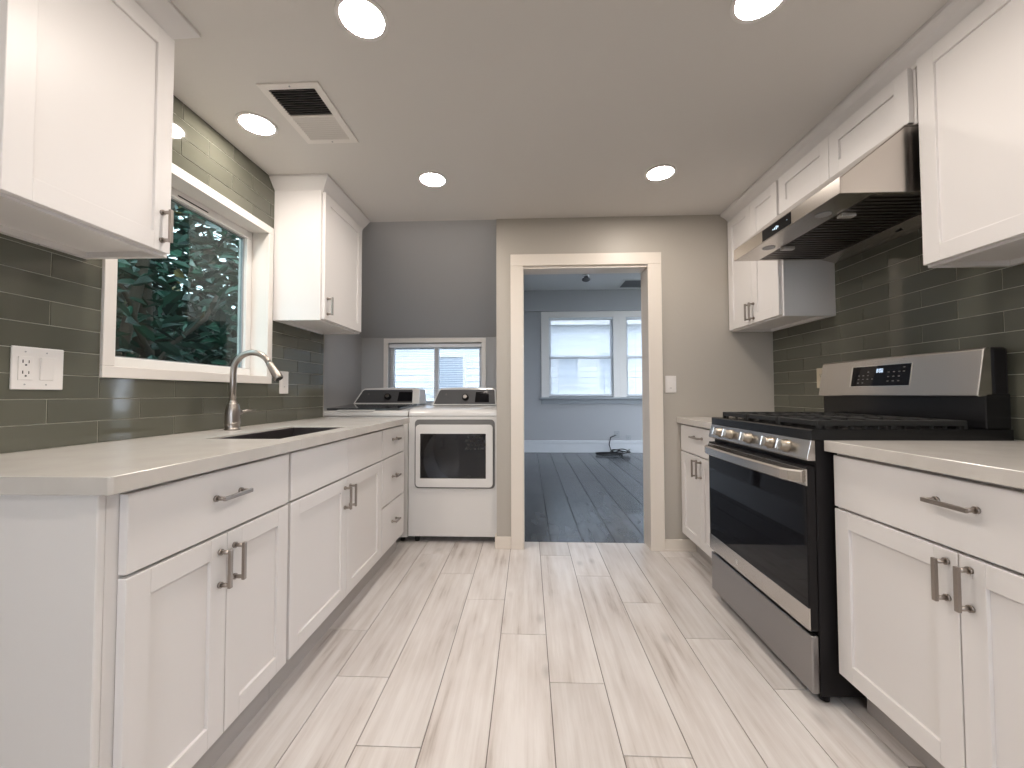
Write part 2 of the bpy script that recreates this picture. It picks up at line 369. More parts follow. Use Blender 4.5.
# ------------------------------------------------------------------ windows
def trimframe(b, axis, t0, t1, a0, a1, z0, z1, w, bev=.002, wb=None, wt=None):
    wb = w if wb is None else wb; wt = w if wt is None else wt
    def bx(p0, p1, q0, q1):
        if axis == 'x': b.box(t0, t1, p0, p1, q0, q1, bev)
        else: b.box(p0, p1, t0, t1, q0, q1, bev)
    bx(a0, a0+w, z0+wb, z1-wt); bx(a1-w, a1, z0+wb, z1-wt); bx(a0, a1, z0, z0+wb); bx(a0, a1, z1-wt, z1)
    return b
b = trimframe(B(), 'x', XW-.01, XW+.012, WY0-.018, WY1+.03, WZ0-.03, WZ1+.03, .042)
w1 = struct('window_1', b, M_trimw)
b = trimframe(B(), 'x', XW-.155, XW-.009, WY0-.0, WY1+.0, WZ0, WZ1, .012, 0); obj('reveal', b, M_trimw, w1)
b = trimframe(B(), 'x', XW-.135, XW-.085, WY0+.012, WY1-.012, WZ0+.012, WZ1-.012, .042, .004); fr = obj('frame', b, M_vinyl, w1)
b = B().box(XW-.0855, XW-.0845, 1.70, 1.87, WZ1-.040, WZ1-.034); obj('weep_slot', b, M_dark, fr)
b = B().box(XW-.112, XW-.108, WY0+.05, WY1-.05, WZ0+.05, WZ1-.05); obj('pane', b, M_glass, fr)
b = trimframe(B(), 'x', XW-.118, XW-.102, WY0+.053, WY1-.053, WZ0+.053, WZ1-.053, .006, 0); obj('gasket', b, M_grey, fr)
# nook window
b = trimframe(B(), 'y', YN-.02, YN, NW[0]-.04, NW[1]+.035, NW[2]-.04, NW[3]+.045, .04); w2 = struct('window_2', b, M_trimw)
b = trimframe(B(), 'y', YN+.05, YN+.10, NW[0], NW[1], NW[2], NW[3], .035, .003); b.box((NW[0]+NW[1])/2-.02, (NW[0]+NW[1])/2+.02, YN+.052, YN+.098, NW[2]+.03, NW[3]-.03)
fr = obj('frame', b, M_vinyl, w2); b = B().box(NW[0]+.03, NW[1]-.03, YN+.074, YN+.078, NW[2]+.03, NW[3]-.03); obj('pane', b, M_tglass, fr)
# far room windows, double hung, shared casing
for i, h in enumerate(FW):
    b = B()
    b.box(h[0]-(.14 if i == 0 else .115), h[0], YF-.025, YF, 1.0, h[3]+.11, .003); b.box(h[1], h[1]+(.12 if i == 0 else .14), YF-.025, YF, 1.0, h[3]+.11, .003)
    b.box(h[0]+.0, h[1]+.0, YF-.025, YF, h[3], h[3]+.11, .003)
    wi = struct('window_%d' % (3+i), b, M_trimw)
    b = B().box(h[0]-(.18 if i == 0 else .115), h[1]+(.12 if i == 0 else .18), YF-.10, YF, .975, 1.012, .004); b.box(h[0]-(.14 if i == 0 else .115), h[1]+(.12 if i == 0 else .14), YF-.03, YF, .89, .975, .003)
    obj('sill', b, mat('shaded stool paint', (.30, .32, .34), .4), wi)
    mz = 1.755
    b = trimframe(B(), 'y', YF+.05, YF+.08, h[0], h[1], mz-.02, h[3], .045, .003); obj('upper_sash', b, M_vinyl, wi)
    b = trimframe(B(), 'y', YF+.02, YF+.05, h[0], h[1], h[2], mz+.02, .045, .003); obj('lower_sash', b, M_vinyl, wi)
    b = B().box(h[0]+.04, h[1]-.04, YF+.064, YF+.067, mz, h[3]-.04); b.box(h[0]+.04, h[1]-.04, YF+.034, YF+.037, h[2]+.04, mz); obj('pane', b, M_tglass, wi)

def blind(x0, x1, y, z0, z1, pitch, label, cat_group, ang=.35, cords=2, sw=.025):
    t = thing('window_blind', label, 'blind', ((x0+x1)/2, y, z1), cat_group)
    b = B().box(x0, x1, y-.02, y+.02, z1-.035, z1, .003); obj('headrail', b, M_blind, t)
    b = B(); z = z1-.05
    dy, dz = sw/2*math.cos(ang), sw/2*math.sin(ang)
    while z > z0+.02:
        b.prism([(y-dy, z-dz), (y, z+.0015), (y+dy, z+dz), (y+dy, z+dz+.001), (y, z+.0028), (y-dy, z-dz+.001)], 'x', x0+.004, x1-.004); z -= pitch
    obj('slats', b, M_blind, t)
    b = B().box(x0, x1, y-.012, y+.012, z0, z0+.014, .003); obj('bottom_rail', b, M_blind, t)
    for k in range(cords):
        x = x0 + (x1-x0)*(.14+.72*k/max(cords-1, 1)); obj('cord', B().tube([(x, y-.016, z1-.03), (x, y-.016, z0+.01)], .0012, 5), M_grey, t)
    return t
blind(NW[0]+.004, NW[1]-.004, YN+.028, NW[2]+.004, NW[3]-.004, .0215, 'white horizontal slat blind in the low window above the washer and dryer', None, ang=.05)
blind(FW[0][0]+.006, FW[0][1]-.006, YF-.002, FW[0][2]+.004, FW[0][3]-.004, .021, 'white slat blind on the far room window seen whole through the doorway', None, ang=.6)
blind(FW[1][0]+.006, FW[1][1]-.006, YF-.002, FW[1][2]+.004, FW[1][3]-.004, .021, 'white slat blind on the far room window half hidden by the door jamb', None, ang=.6)

# ------------------------------------------------------------------ cabinets
def shaker(b, s, xf, y0, y1, z0, z1, rail=.057, th=.02, rec=.009):
    """shaker door; outer face at x=xf facing s (+1 or -1)"""
    xb = xf-s*th; xp = xf-s*rec
    b.box(xb, xp, y0+.004, y1-.004, z0+.004, z1-.004)
    b.box(xb, xf, y0, y0+rail, z0, z1, .0012, 1); b.box(xb, xf, y1-rail, y1, z0, z1, .0012, 1)
    b.box(xb, xf, y0+rail-.001, y1-rail+.001, z0, z0+rail, .0012, 1); b.box(xb, xf, y0+rail-.001, y1-rail+.001, z1-rail, z1, .0012, 1)
    return b
def slab(b, s, xf, y0, y1, z0, z1, th=.02): return b.box(xf-s*th, xf, y0, y1, z0, z1, .0015, 1)
def pull(parent, s, xf, y, z, L, vert):
    """bar pull centred at y,z on face xf"""
    b = B(); st = .03; w = .0055
    if vert:
        b.box(xf+s*(st-.004), xf+s*(st+.005), y-w, y+w, z-L/2, z+L/2, .0015)
        for q in (-1, 1): b.cyl((xf, y, z+q*(L/2-.008)), (s, 0, 0), .0055, st); b.cyl((xf, y, z+q*(L/2-.008)), (s, 0, 0), .0085, .006)
    else:
        b.box(xf+s*(st-.004), xf+s*(st+.005), y-L/2, y+L/2, z-w, z+w, .0015)
        for q in (-1, 1): b.cyl((xf, y+q*(L/2-.008), z), (s, 0, 0), .0055, st); b.cyl((xf, y+q*(L/2-.008), z), (s, 0, 0), .0085, .006)
    return obj('handle', b, M_pull, parent)
ZB, ZD, ZT = .133, .690, .866
M_kick = mat('shaded kick board', (.50, .47, .455), .5)  # shade under the doors is put into this grey

def carcass(s, xf, xw, y0, y1, z0, z1, kick=True):
    """box body behind doors: xf door outer face, xw wall"""
    b = B(); xa = xf-s*.021; xb = xw+s*.007
    b.box(xa-s*.019, xa, y0, y1, z0, z1, .001, 1); b.box(xb, xb+s*.006, y0+.018, y1-.018, z0, z1)
    b.box(xa-s*.0195, xb, y0, y0+.018, z0, z1); b.box(xa-s*.0195, xb, y1-.018, y1, z0, z1); b.box(xa-s*.0195, xb, y0+.018, y1-.018, z0, z0+.018)
    return b
def base_cab(name, label, s, xf, xw, y0, y1, doors, drawers, group=None, end_panel=False):
    """doors: list (y0,y1,handle_y or None); drawers list (y0,y1,z0,z1,handle)"""
    t = thing(name, label, 'cabinet', ((xf+xw)/2, (y0+y1)/2, 0), group)
    obj('carcass', carcass(s, xf, xw, y0, y1, .126, .8765), M_cab, t)
    kd = .066 if s > 0 else .098
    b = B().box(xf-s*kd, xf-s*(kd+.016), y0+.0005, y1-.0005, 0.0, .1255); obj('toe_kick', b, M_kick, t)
    for (a, c, hy) in doors:
        d = obj('door', shaker(B(), s, xf, a, c, ZB, ZD-.004), M_cab, t)
        if hy: pull(d, s, xf, hy, .597 if s > 0 else .612, .106, True)
    for (a, c, z0, z1, hl) in drawers:
        d = obj('drawer' if hl else 'false_front', slab(B(), s, xf, a, c, z0, z1), M_cab, t)
        if hl: pull(d, s, xf, (a+c)/2+(.0 if s > 0 else .006), (z0+z1)/2+(.014 if s > 0 else .024), hl, False)
    return t
Y0L = .803
c1 = base_cab('base_cabinet', 'white base cabinet at the near end of the sink counter, drawer over two doors', 1, XL, XW, Y0L, 1.412,
    [(.828, 1.1135, 1.088), (1.1165, 1.4035, 1.142)], [(.828, 1.4035, ZD+.004, ZT, .110)])
b = B().box(XW+.007, -.925, Y0L-.012, Y0L, 0.0, .8765, .001, 1); b.box(-.925, XL-.021, Y0L-.017, Y0L, 0.0, .8765, .002, 1); obj('end_panel', b, M_cab, c1)
base_cab('sink_cabinet', 'white sink base cabinet with two doors under plain false fronts, below the faucet', 1, XL, XW, 1.4125, 2.3215,
    [(1.4195, 1.867, 1.842), (1.870, 2.316, 1.895)], [(1.4195, 1.867, ZD+.004, ZT, 0), (1.8682, 2.316, ZD+.004, ZT, 0)])
c3 = base_cab('drawer_cabinet', 'narrow white base cabinet with three stacked drawers, beside the laundry machines', 1, XL, XW, 2.3225, 2.775,
    [], [(2.3275, 2.732, ZD+.004, ZT, .085), (2.3275, 2.732, .412, ZD-.004, .085), (2.3275, 2.732, ZB, .404, .085)])
c4 = base_cab('base_cabinet', 'white two-door base cabinet under the near countertop beside the range', -1, XR, XRW, .60, 1.436,
    [(1.033, 1.424, 1.058), (.627, 1.030, 1.005)], [(.627, 1.424, ZD+.004, ZT, .108)])
c5 = base_cab('base_cabinet', 'small white base cabinet between the range and the doorway wall', -1, XR, XRW, 2.215, 2.819,
    [(2.225, 2.505, 2.485), (2.508, 2.80, 2.548)], [(2.225, 2.80, ZD+.004, ZT, .128)])

def upper_cab(label, s, xf, xw, y0, y1, z0, z1, doors, group=None, hz=None, recess=True):
    t = thing('wall_cabinet', label, 'cabinet', ((xf+xw)/2, (y0+y1)/2, z0), group)
    b = B(); xb = xw+s*.003; xo = xf-s*.021; th = .018
    b.box(xb, xo, y0, y0+th, z0, z1, .001, 1); b.box(xb, xo, y1-th, y1, z0, z1, .001, 1)
    b.box(xb, xo, y0+th, y1-th, z0+.018, z1); b.box(xo-s*.02, xo, y0+th, y1-th, z0, z0+.018); b.box(xb, xb+s*.02, y0+th, y1-th, z0-.0, z0+.018)
    obj('carcass', b, M_cab, t)
    for q in (.3, .7): obj('screw', B().cyl((xw+s*.012+0*q, y0+(y1-y0)*q, z0-.001), 'z', .003, .002, 8), M_grey, t)
    for (a, c, hy) in doors:
        d = obj('door', shaker(B(), s, xf, a, c, z0+.008, z1-.004), M_cab, t)
        if hy: pull(d, s, xf, hy, z0+(hz or .088), .106, True)
    return t
ZU, ZUT = 1.518, 2.262
upper_cab('large white wall cabinet hanging above the double outlet plate', 1, XV, XW, .806, 1.266, 1.530, ZUT, [(.832, 1.254, 1.222)])
upper_cab('white wall cabinet hanging between the window and the laundry nook', 1, XV, XW, 2.240, 2.785, 1.505, ZUT, [(2.252, 2.762, 2.282)])
upper_cab('white two-door wall cabinet at the doorway end, beyond the range hood', -1, XU, XRW, 2.250, 2.821, 1.503, ZUT+.01, [(2.262, 2.528, 2.507), (2.531, 2.810, 2.550)], hz=.082)
upper_cab('short white two-door wall cabinet directly above the range hood', -1, XU, XRW, 1.478, 2.249, 2.055, ZUT+.01, [(1.487, 1.872, None), (1.875, 2.243, None)])
upper_cab('tall white wall cabinet on the near side of the range hood', -1, XU, XRW, .66, 1.458, 1.518, ZUT+.01, [(1.06, 1.452, None), (.67, 1.057, None)])
# side skin of the far right cabinet towards the hood
# crown mouldings
def crownprof(s, x, w=.06, z0=ZUT-.012, z1=ZC):
    # profile points in (x,z); s = direction of projection
    return [(x-s*.02, z0), (x+s*.004, z0), (x+s*.006, z0+.012), (x+s*.012, z0+.02), (x+s*.035, z0+.042), (x+s*(w-.008), z1-.02), (x+s*w, z1-.012), (x+s*w, z1), (x-s*.02, z1)]
def crown_run(name, s, xf, y0, y1, xw, m0, m1, z0):
    """run along y on face xf, mitred and returned to the wall at ends flagged m0/m1"""
    prof = crownprof(s, xf-s*.02, .062, z0)
    b = B(); bm = b.bm
    def station(y, k):   # k: -1 near-end mitre (shift toward -y by projection), +1 far
        return [bm.verts.new((p[0], y + k*abs(p[0]-(xf-s*.02))*(1 if (p[0]-(xf-s*.02))*s > 0 else -1), p[1])) for p in prof]
    def ret(y, k):
        pr = [bm.verts.new((xw, y + k*(abs(p[0]-(xf-s*.02))*(1 if (p[0]-(xf-s*.02))*s > 0 else -1)), p[1])) for p in prof]
        return pr
    secs = []
    if m0: secs.append(ret(y0, -1))
    secs.append(station(y0, -1 if m0 else 0)); secs.append(station(y1, 1 if m1 else 0))
    if m1: secs.append(ret(y1, 1))
    n = len(prof)
    for A, Bq in zip(secs, secs[1:]):
        for i in range(n): bm.faces.new((A[i], A[(i+1) % n], Bq[(i+1) % n], Bq[i]))
    bm.faces.new(secs[0]); bm.faces.new(secs[-1][::-1])
    bmesh.ops.recalc_face_normals(bm, faces=bm.faces[:])
    return struct(name, b, M_cab)
crown_run('trim_2', -1, XU, .62, YW-.001, XRW-.001, 0, 0, ZUT-.004)
crown_run('trim_3', 1, XV, .806, 1.246, XW+.004, 1, 1, ZUT-.014)
crown_run('trim_4', 1, XV, 2.250, 2.80, XW+.004, 1, 0, ZUT-.014)

# ------------------------------------------------------------------ countertops
SX0, SX1, SY0, SY1 = -1.20, -.917, 1.445, 2.0
b = B(); z0, z1 = .877, .914; xe = -.8335; xb = XW+.0048
b.prism([(xb, .771), (xe-.006, .771), (xe, .777), (xe, SY0), (xb, SY0)], 'z', z0, z1, .0012, 1)
b.box(SX1, xe, SY0-.0005, SY1+.0005, z0, z1); b.box(xb, SX0, SY0-.0005, SY1+.0005, z0, z1)
b.box(xb, xe, SY1, 2.79, z0, z1, .0012, 1)
tag(obj('countertop', b, M_counter), 'long cream quartz countertop with the sink cut into it, under the window', 'countertop')
b = B().box(1.027, XRW-.0048, .60, 1.440, z0, z1, .0015, 1); tag(obj('countertop', b, M_counter), 'cream quartz countertop on the near side of the range, above the wide drawer', 'countertop')
b = B().box(1.027, XRW-.0048, 2.212, YW-.001, z0, z1, .0015, 1); tag(obj('countertop', b, M_counter), 'short cream quartz countertop between the range and the doorway wall', 'countertop')

# sink
b = B(); zb = .70; a_ = .0008
b.box(SX0+a_, SX0+a_+.003, SY0+a_, SY1-a_, zb, .9085); b.box(SX1-a_-.003, SX1-a_, SY0+a_, SY1-a_, zb, .9085)
b.box(SX0+a_+.003, SX1-a_-.003, SY0+a_, SY0+a_+.003, zb, .9085); b.box(SX0+a_+.003, SX1-a_-.003, SY1-a_-.003, SY1-a_, zb, .9085)
b.box(SX0+a_, SX1-a_, SY0+a_, SY1-a_, zb-.004, zb)
sk = thing('kitchen_sink', 'undermount stainless sink basin set into the long countertop below the faucet', 'sink', ((SX0+SX1)/2, (SY0+SY1)/2, zb-.004))
obj('basin', b, mat('sink steel', (.16, .14, .135), .32, .9), sk)
b = B().cyl(((SX0+SX1)/2, (SY0+SY1)/2, zb+.0002), 'z', .04, .004); obj('drain', b, M_chrome, sk)

# faucet
FX, FY = -1.372, 1.807
fa = thing('kitchen_faucet', 'brushed nickel gooseneck faucet with pull-down spray head, behind the sink', 'faucet', (FX, FY, .914))
b = B().lathe((FX, FY, .914), [(.031, 0), (.031, .006), (.029, .008), (.030, .022), (.031, .04), (.030, .08), (.026, .112), (.019, .127), (.0165, .131), (.0165, .136)]); obj('body', b, M_nickel, fa)
obj('ring', B().lathe((FX, FY, .914), [(.0315, .028), (.0318, .031), (.0315, .034)]), M_nickel, fa); obj('ring', B().lathe((FX, FY, .914), [(.0235, .116), (.025, .119), (.0215, .122)]), M_nickel, fa)
pts = [(FX, FY, 1.045), (FX, FY, 1.12), (FX, FY, 1.178)]; rr = .090; cx = FX+rr; cz = 1.183
for k in range(1, 15): a = PI-(k/14)*(PI*.86); pts.append((cx+rr*math.cos(a), FY, cz+rr*math.sin(a)))
b = B().tube(pts, .0132, 16); obj('spout', b, M_nickel, fa)
e = Vector(pts[-1]); d = (Vector(pts[-1])-Vector(pts[-2])).normalized(); d = (d+Vector((.10, 0, -.05))).normalized()
b = B().tube([e-d*.004, e+d*.006, e+d*.03, e+d*.068, e+d*.082, e+d*.086], [.0142, .015, .0165, .0205, .0215, .019], 20); sp = obj('spray_head', b, M_nickel, fa)
b = B().tube([e+d*.086, e+d*.0885], [.017, .016], 16); obj('nozzle', b, M_dark, sp)
b = B().tube([(FX, FY+.02, .992), (FX, FY+.052, .994)], [.014, .012], 16); b.tube([(FX, FY+.05, .994), (FX+.01, FY+.075, 1.0), (FX+.03, FY+.115, 1.0)], [.008, .0055, .004], 10); obj('lever', b, M_nickel, fa)

# ------------------------------------------------------------------ outlets and switches
def plate_thing(name, label, loc, group=None): return thing(name, label, 'outlet', loc, group)
# double gang on left tile (x = XW+.0045)
XP = XW+.0023
t = thing('outlet_switch_plate', 'white double plate with outlet and rocker switch, on the tile under the near cabinet', 'wall plate', (XP, 1.141, 1.16))
b = B().box(XP, XP+.006, 1.077, 1.205, 1.094, 1.220, .0025); obj('plate', b, M_plate, t)
b = B().box(XP+.0055, XP+.008, 1.091, 1.126, 1.122, 1.191, .001); rc = obj('receptacle', b, M_plate, t)
b = B()
for zc in (1.172, 1.140):
    b.box(XP+.0078, XP+.0084, 1.100, 1.1025, zc, zc+.009); b.box(XP+.0078, XP+.0084, 1.1145, 1.1165, zc, zc+.008); b.cyl((XP+.0078, 1.1085, zc-.006), 'x', .0026, .0006, 10)
obj('slots', b, M_dark, rc)
b = B().prism([(XP+.0055, 1.122), (XP+.008, 1.122), (XP+.0125, 1.191), (XP+.0055, 1.191)], 'y', 1.143, 1.178, .001, 1); obj('rocker', b, M_plate, t)
for (y, z) in ((1.108, 1.205), (1.108, 1.109), (1.160, 1.205), (1.160, 1.109)): obj('screw', B().cyl((XP+.0055, y, z), 'x', .0022, .001, 10), M_grey, t)
def small_plate(label, at, axis, s, w=.072, h=.115, kind='switch', m=M_plate, cat='switch'):
    x, y, z = at; t = thing('light_switch' if kind == 'switch' else 'wall_outlet', label, cat, at)
    def bx(b, a0, a1, z0, z1, d0, d1, bev=0):
        if axis == 'x': b.box(x+s*d0, x+s*d1, y+a0, y+a1, z+z0, z+z1, bev)
        else: b.box(x+a0, x+a1, y+s*d0, y+s*d1, z+z0, z+z1, bev)
        return b
    obj('plate', bx(B(), -w/2, w/2, -h/2, h/2, 0, .006, .0025), m, t)
    if kind == 'switch':
        obj('rocker', bx(B(), -.0165, .0165, -.033, .033, .0055, .0085, .001), m, t)
        b = B(); bx(b, -.009, .004, -.028, -.024, .0084, .0089); obj('indicator', b, M_grey, t)
    else:
        r = obj('receptacle', bx(B(), -.0165, .0165, -.033, .033, .0055, .0075, .001), m, t)
        b = B()
        for zz in (.016, -.016): bx(b, -.008, -.0055, zz, zz+.008, .0074, .0080); bx(b, .0045, .0065, zz, zz+.008, .0074, .0080); bx(b, -.002, .003, zz-.009, zz-.005, .0074, .0080)
        obj('slots', b, M_dark, r)
    return t
small_plate('white rocker switch on the tile between faucet and laundry nook', (XP, 2.352, 1.150), 'x', 1, w=.085, h=.135)
small_plate('white light switch on the wall right of the doorway casing', (.990, YW, 1.142), 'y', -1, w=.075, h=.118)
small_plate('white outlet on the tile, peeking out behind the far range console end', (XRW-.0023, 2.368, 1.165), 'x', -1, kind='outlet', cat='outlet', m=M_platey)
o1 = small_plate('pale grey outlet above the far room baseboard with a cord plugged in', (1.62, YF, .335), 'y', -1, kind='outlet', cat='outlet', w=.1, h=.13, m=M_plateg)
small_plate('pale grey wall jack just beyond the corded outlet, touching the far room baseboard', (1.83, YF, .262), 'y', -1, kind='outlet', cat='outlet', w=.09, h=.12, m=M_plateg)

# cable in far room
pts = [(1.60, YF-.012, .32), (1.50, YF-.03, .28), (1.47, YF-.045, .15), (1.50, YF-.06, .05), (1.56, YF-.1, .012)]
for k in range(60):
    a = k*.42; r = .17+.04*math.sin(k*.9); pts.append((1.33+(.1 if k < 30 else .28)+r*math.cos(a)*(1.25 if k < 30 else .8), YF-.32+r*.75*math.sin(a), .012+.0012*k+(.03*math.sin(k*.5)**2 if k > 30 else 0)))
b = B().tube(pts, .009, 8); tag(obj('power_cord', b, M_cable), 'black cord lying coiled on the dark floor against the far room baseboard', 'cord')
# far room ceiling vent and ceiling light
t = thing('ceiling_vent', 'grey ceiling vent register in the far room', 'vent', (1.85, 6.95, 2.986))
obj('frame', B().box(1.60, 2.10, 6.70, 7.20, 2.978, 2.986, .002), M_fceil, t)
b = B()
for k in range(11): b.box(1.64, 2.06, 6.74+.04*k, 6.765+.04*k, 2.972, 2.978)
obj('louvers', b, mat('dark louver', (.12, .12, .13), .5), t)
t = thing('ceiling_light', 'small glass ceiling light on the far room ceiling seen under the door head', 'light', (.936, 6.42, 2.986))
b = B().tube([(.936, 6.42, 2.986), (.936, 6.42, 2.965), (.936, 6.42, 2.95)], [.06, .055, .02], 20); obj('canopy', b, M_chrome, t)
b = B().tube([(.936, 6.42, 2.95), (.936, 6.42, 2.93), (.936, 6.42, 2.905), (.936, 6.42, 2.885), (.936, 6.42, 2.88)], [.03, .06, .07, .045, .015], 20); obj('shade', b, mat('smoked glass', (.12, .12, .13), .1), t)

# ------------------------------------------------------------------ recessed lights
def downlight(x, y, label, r=.071):
    t = thing('recessed_light', label, 'light', (x, y, ZC), 'recessed ceiling lights')
    obj('trim_ring', B().ring((x, y), r, r+.014, ZC-.004, ZC), M_plate, t)
    obj('lens', B().tube([(x, y, ZC), (x, y, ZC-.003)], [r, r-.002], 40), M_lens, t)
    return t
l1 = downlight(-.548, 1.274, 'round lit downlight nearest the tall crown of the window-side cabinet, biggest lit disc')
for (x, y, lb) in ((-1.252, 1.77, 'round lit downlight between the ceiling vent and the tiled window wall'), (-.553, 2.278, 'small round lit downlight in front of the laundry nook'),
                   (.755, 2.267, 'small round lit downlight above the approach to the doorway'), (.740, 1.262, 'round lit downlight cut by the top edge of the picture')):
    dup(l1, (x, y, ZC), lb)
for (x, y) in ((-.548, .27), (.765, .2), (-.548, -.9), (.765, -.9)): dup(l1, (x, y, ZC), 'round lit downlight in the ceiling behind the viewer', 'recessed lights behind the viewer')

# ceiling vent in the kitchen
t = thing('ceiling_vent', 'white metal ceiling vent with a dark louvred half, above the window side', 'vent', (-.975, 1.72, ZC))
vx0, vx1, vy0, vy1 = -1.09, -.835, 1.53, 1.912
b = B(); zt, zb_ = ZC, ZC-.007
b.box(vx0, vx0+.032, vy0, vy1, zb_, zt, .002); b.box(vx1-.032, vx1, vy0, vy1, zb_, zt, .002); b.box(vx0+.03, vx1-.03, vy0, vy0+.03, zb_, zt, .002); b.box(vx0+.03, vx1-.03, vy1-.03, vy1, zb_, zt, .002)
ym = (vy0+vy1)/2; b.box(vx0+.03, vx1-.03, ym-.006, ym+.006, zb_, zt)
obj('frame', b, M_trimw, t)
b = B().box(vx0+.03, vx1-.03, vy0+.03, vy1-.03, ZC-.0012, ZC-.0002); obj('duct_opening', b, M_dark, t)
b = B(); n = 11
for k in range(n):
    y = vy0+.034+k*(ym-.008-vy0-.034)/n; b.prism([(y, ZC-.009), (y+.0012, ZC-.009), (y+.0062, ZC-.0015), (y+.005, ZC-.0015)], 'x', vx0+.03, vx1-.03)
obj('front_louvers', b, mat('dark front louver', (.16, .15, .15), .5), t)  # front louvers darker than the rear ones
b = B()
for k in range(n):
    y = ym+.008+k*(vy1-.03-ym-.008)/n; b.prism([(y+.0075, ZC-.009), (y+.0095, ZC-.009), (y+.0035, ZC-.0015), (y+.0015, ZC-.0015)], 'x', vx0+.03, vx1-.03)
obj('rear_louvers', b, M_trimw, t)
for yy in (vy0+.013, vy1-.013): obj('screw', B().cyl((-.96, yy, zb_-.0012), 'z', .004, .0014, 10), M_grey, t)

# ------------------------------------------------------------------ gas range
RY0, RY1 = 1.447, 2.207
rg = thing('gas_range', 'stainless and black freestanding gas range set between two countertops', 'range', (1.33, (RY0+RY1)/2, 0))
b = B().box(1.003, 1.675, RY0, RY1, .035, .913, .002, 1); obj('body', b, M_blackm, rg)
for (x, y) in ((1.04, RY0+.04), (1.04, RY1-.04), (1.62, RY0+.04), (1.62, RY1-.04)): obj('foot', B().cyl((x, y, 0), 'z', .016, .036, 14), M_blackm, rg)
b = B().prism([(.990, .913), (.990, .947), (.996, .951), (1.665, .951), (1.665, .9135), (1.003, .9135), (1.003, .913)], 'y', RY0-.001, RY1+.001, .0015, 2); ct = obj('cooktop', b, M_black, rg)
# burners
for (x, y, r) in ((1.16, RY0+.15, .045), (1.42, RY0+.15, .036), (1.16, RY1-.15, .04), (1.42, RY1-.15, .032), (1.29, (RY0+RY1)/2, .042)):
    bu = obj('burner', B().lathe((x, y, .951), [(r+.012, 0), (r+.01, .003), (r, .0035), (r, .009)], 24), M_blackm, ct); obj('burner_cap', B().lathe((x, y, .9602), [(r*.85, 0), (r*.88, .003), (r*.8, .005)], 24), M_iron, bu)
gw = (RY1-RY0-.05)/3
for k in range(3):
    y0 = RY0+.025+k*gw+.002; y1 = y0+gw-.004; x0, x1 = 1.035, 1.545; zg0, zg1 = .964, .980; w_ = .012; b = B()
    b.box(x0, x1, y0, y0+w_, zg0-.004, zg1, .002, 1); b.box(x0, x1, y1-w_, y1, zg0-.004, zg1, .002, 1); b.box(x0, x0+w_, y0+w_, y1-w_, zg0-.004, zg1, .002, 1); b.box(x1-w_, x1, y0+w_, y1-w_, zg0-.004, zg1, .002, 1)
    b.box((x0+x1)/2-.005, (x0+x1)/2+.005, y0+w_, y1-w_, zg0-.002, zg1, .001, 1)
    for q in range(8):
        xx = x0+.035+q*(x1-x0-.07)/7
        if abs(xx-(x0+x1)/2) < .02: continue
        b.box(xx-.0045, xx+.0045, y0+w_, y0+w_+.06, zg0, zg1+.001, .001, 1); b.box(xx-.0045, xx+.0045, y1-w_-.06, y1-w_, zg0, zg1+.001, .001, 1)
    b.box(x0+w_, x0+.17, (y0+y1)/2-.0045, (y0+y1)/2+.0045, zg0, zg1+.001, .001, 1); b.box(x1-.17, x1-w_, (y0+y1)/2-.0045, (y0+y1)/2+.0045, zg0, zg1+.001, .001, 1)
    for (xx, yy) in ((x0, y0), (x0, y1-.014), (x1-.014, y0), (x1-.014, y1-.014), ((x0+x1)/2, y0), ((x0+x1)/2, y1-.014)): b.box(xx, xx+.014, yy, yy+.014, .951, zg0, .001, 1)
    for q in range(11):
        xx = x0+.02+q*(x1-x0-.05)/10; b.box(xx, xx+.007, y0+.001, y0+.011, .951, zg0-.003); b.box(xx, xx+.007, y1-.011, y1-.001, .951, zg0-.003)
    obj('grate', b, M_iron, rg)
# control panel
b = B().prism([(.988, .9125), (.972, .848), (.976, .841), (1.0025, .841), (1.0025, .9125)], 'y', RY0-.0005, RY1+.0005, .002, 2); cp = obj('control_panel', b, M_steel, rg)
nrm = Vector((-.971, 0, .238)).normalized()
for y in (1.565, 1.665, 1.825, 1.985, 2.085):
    c = Vector((.980, y, .879)); ux = Vector((0, 1, 0)); uz = nrm.cross(ux).normalized()
    kb = obj('knob', B().tube([c, c+nrm*.006, c+nrm*.008, c+nrm*.028, c+nrm*.031], [.0245, .0245, .0205, .0185, .016], 28), mat('knob bronze', (.34, .30, .25), .28, 1) if not bpy.data.materials.get('knob bronze') else bpy.data.materials['knob bronze'], cp)
    b = B(); p = c+nrm*.0305
    for sgn in (1,):
        v8 = [p+ux*a*.0042+uz*q*.019+nrm*h for h in (-.004, .012) for (a, q) in ((-1, -1), (1, -1), (1, 1), (-1, 1))]
        vs = [b.bm.verts.new(v) for v in v8]; fs = [b.bm.faces.new([vs[i] for i in f]) for f in ((0, 1, 2, 3), (4, 5, 6, 7), (0, 1, 5, 4), (1, 2, 6, 5), (2, 3, 7, 6), (3, 0, 4, 7))]
        bmesh.ops.recalc_face_normals(b.bm, faces=fs); b._bev(fs, .0015)
    obj('knob_grip', b, M_chrome, kb)
b = B()
for y in (1.612, 1.725, 1.89, 2.03, 2.13): b.box(.9725, .9775, y-.002, y+.002, .856, .893)
obj('marks', b, M_chrome, cp)
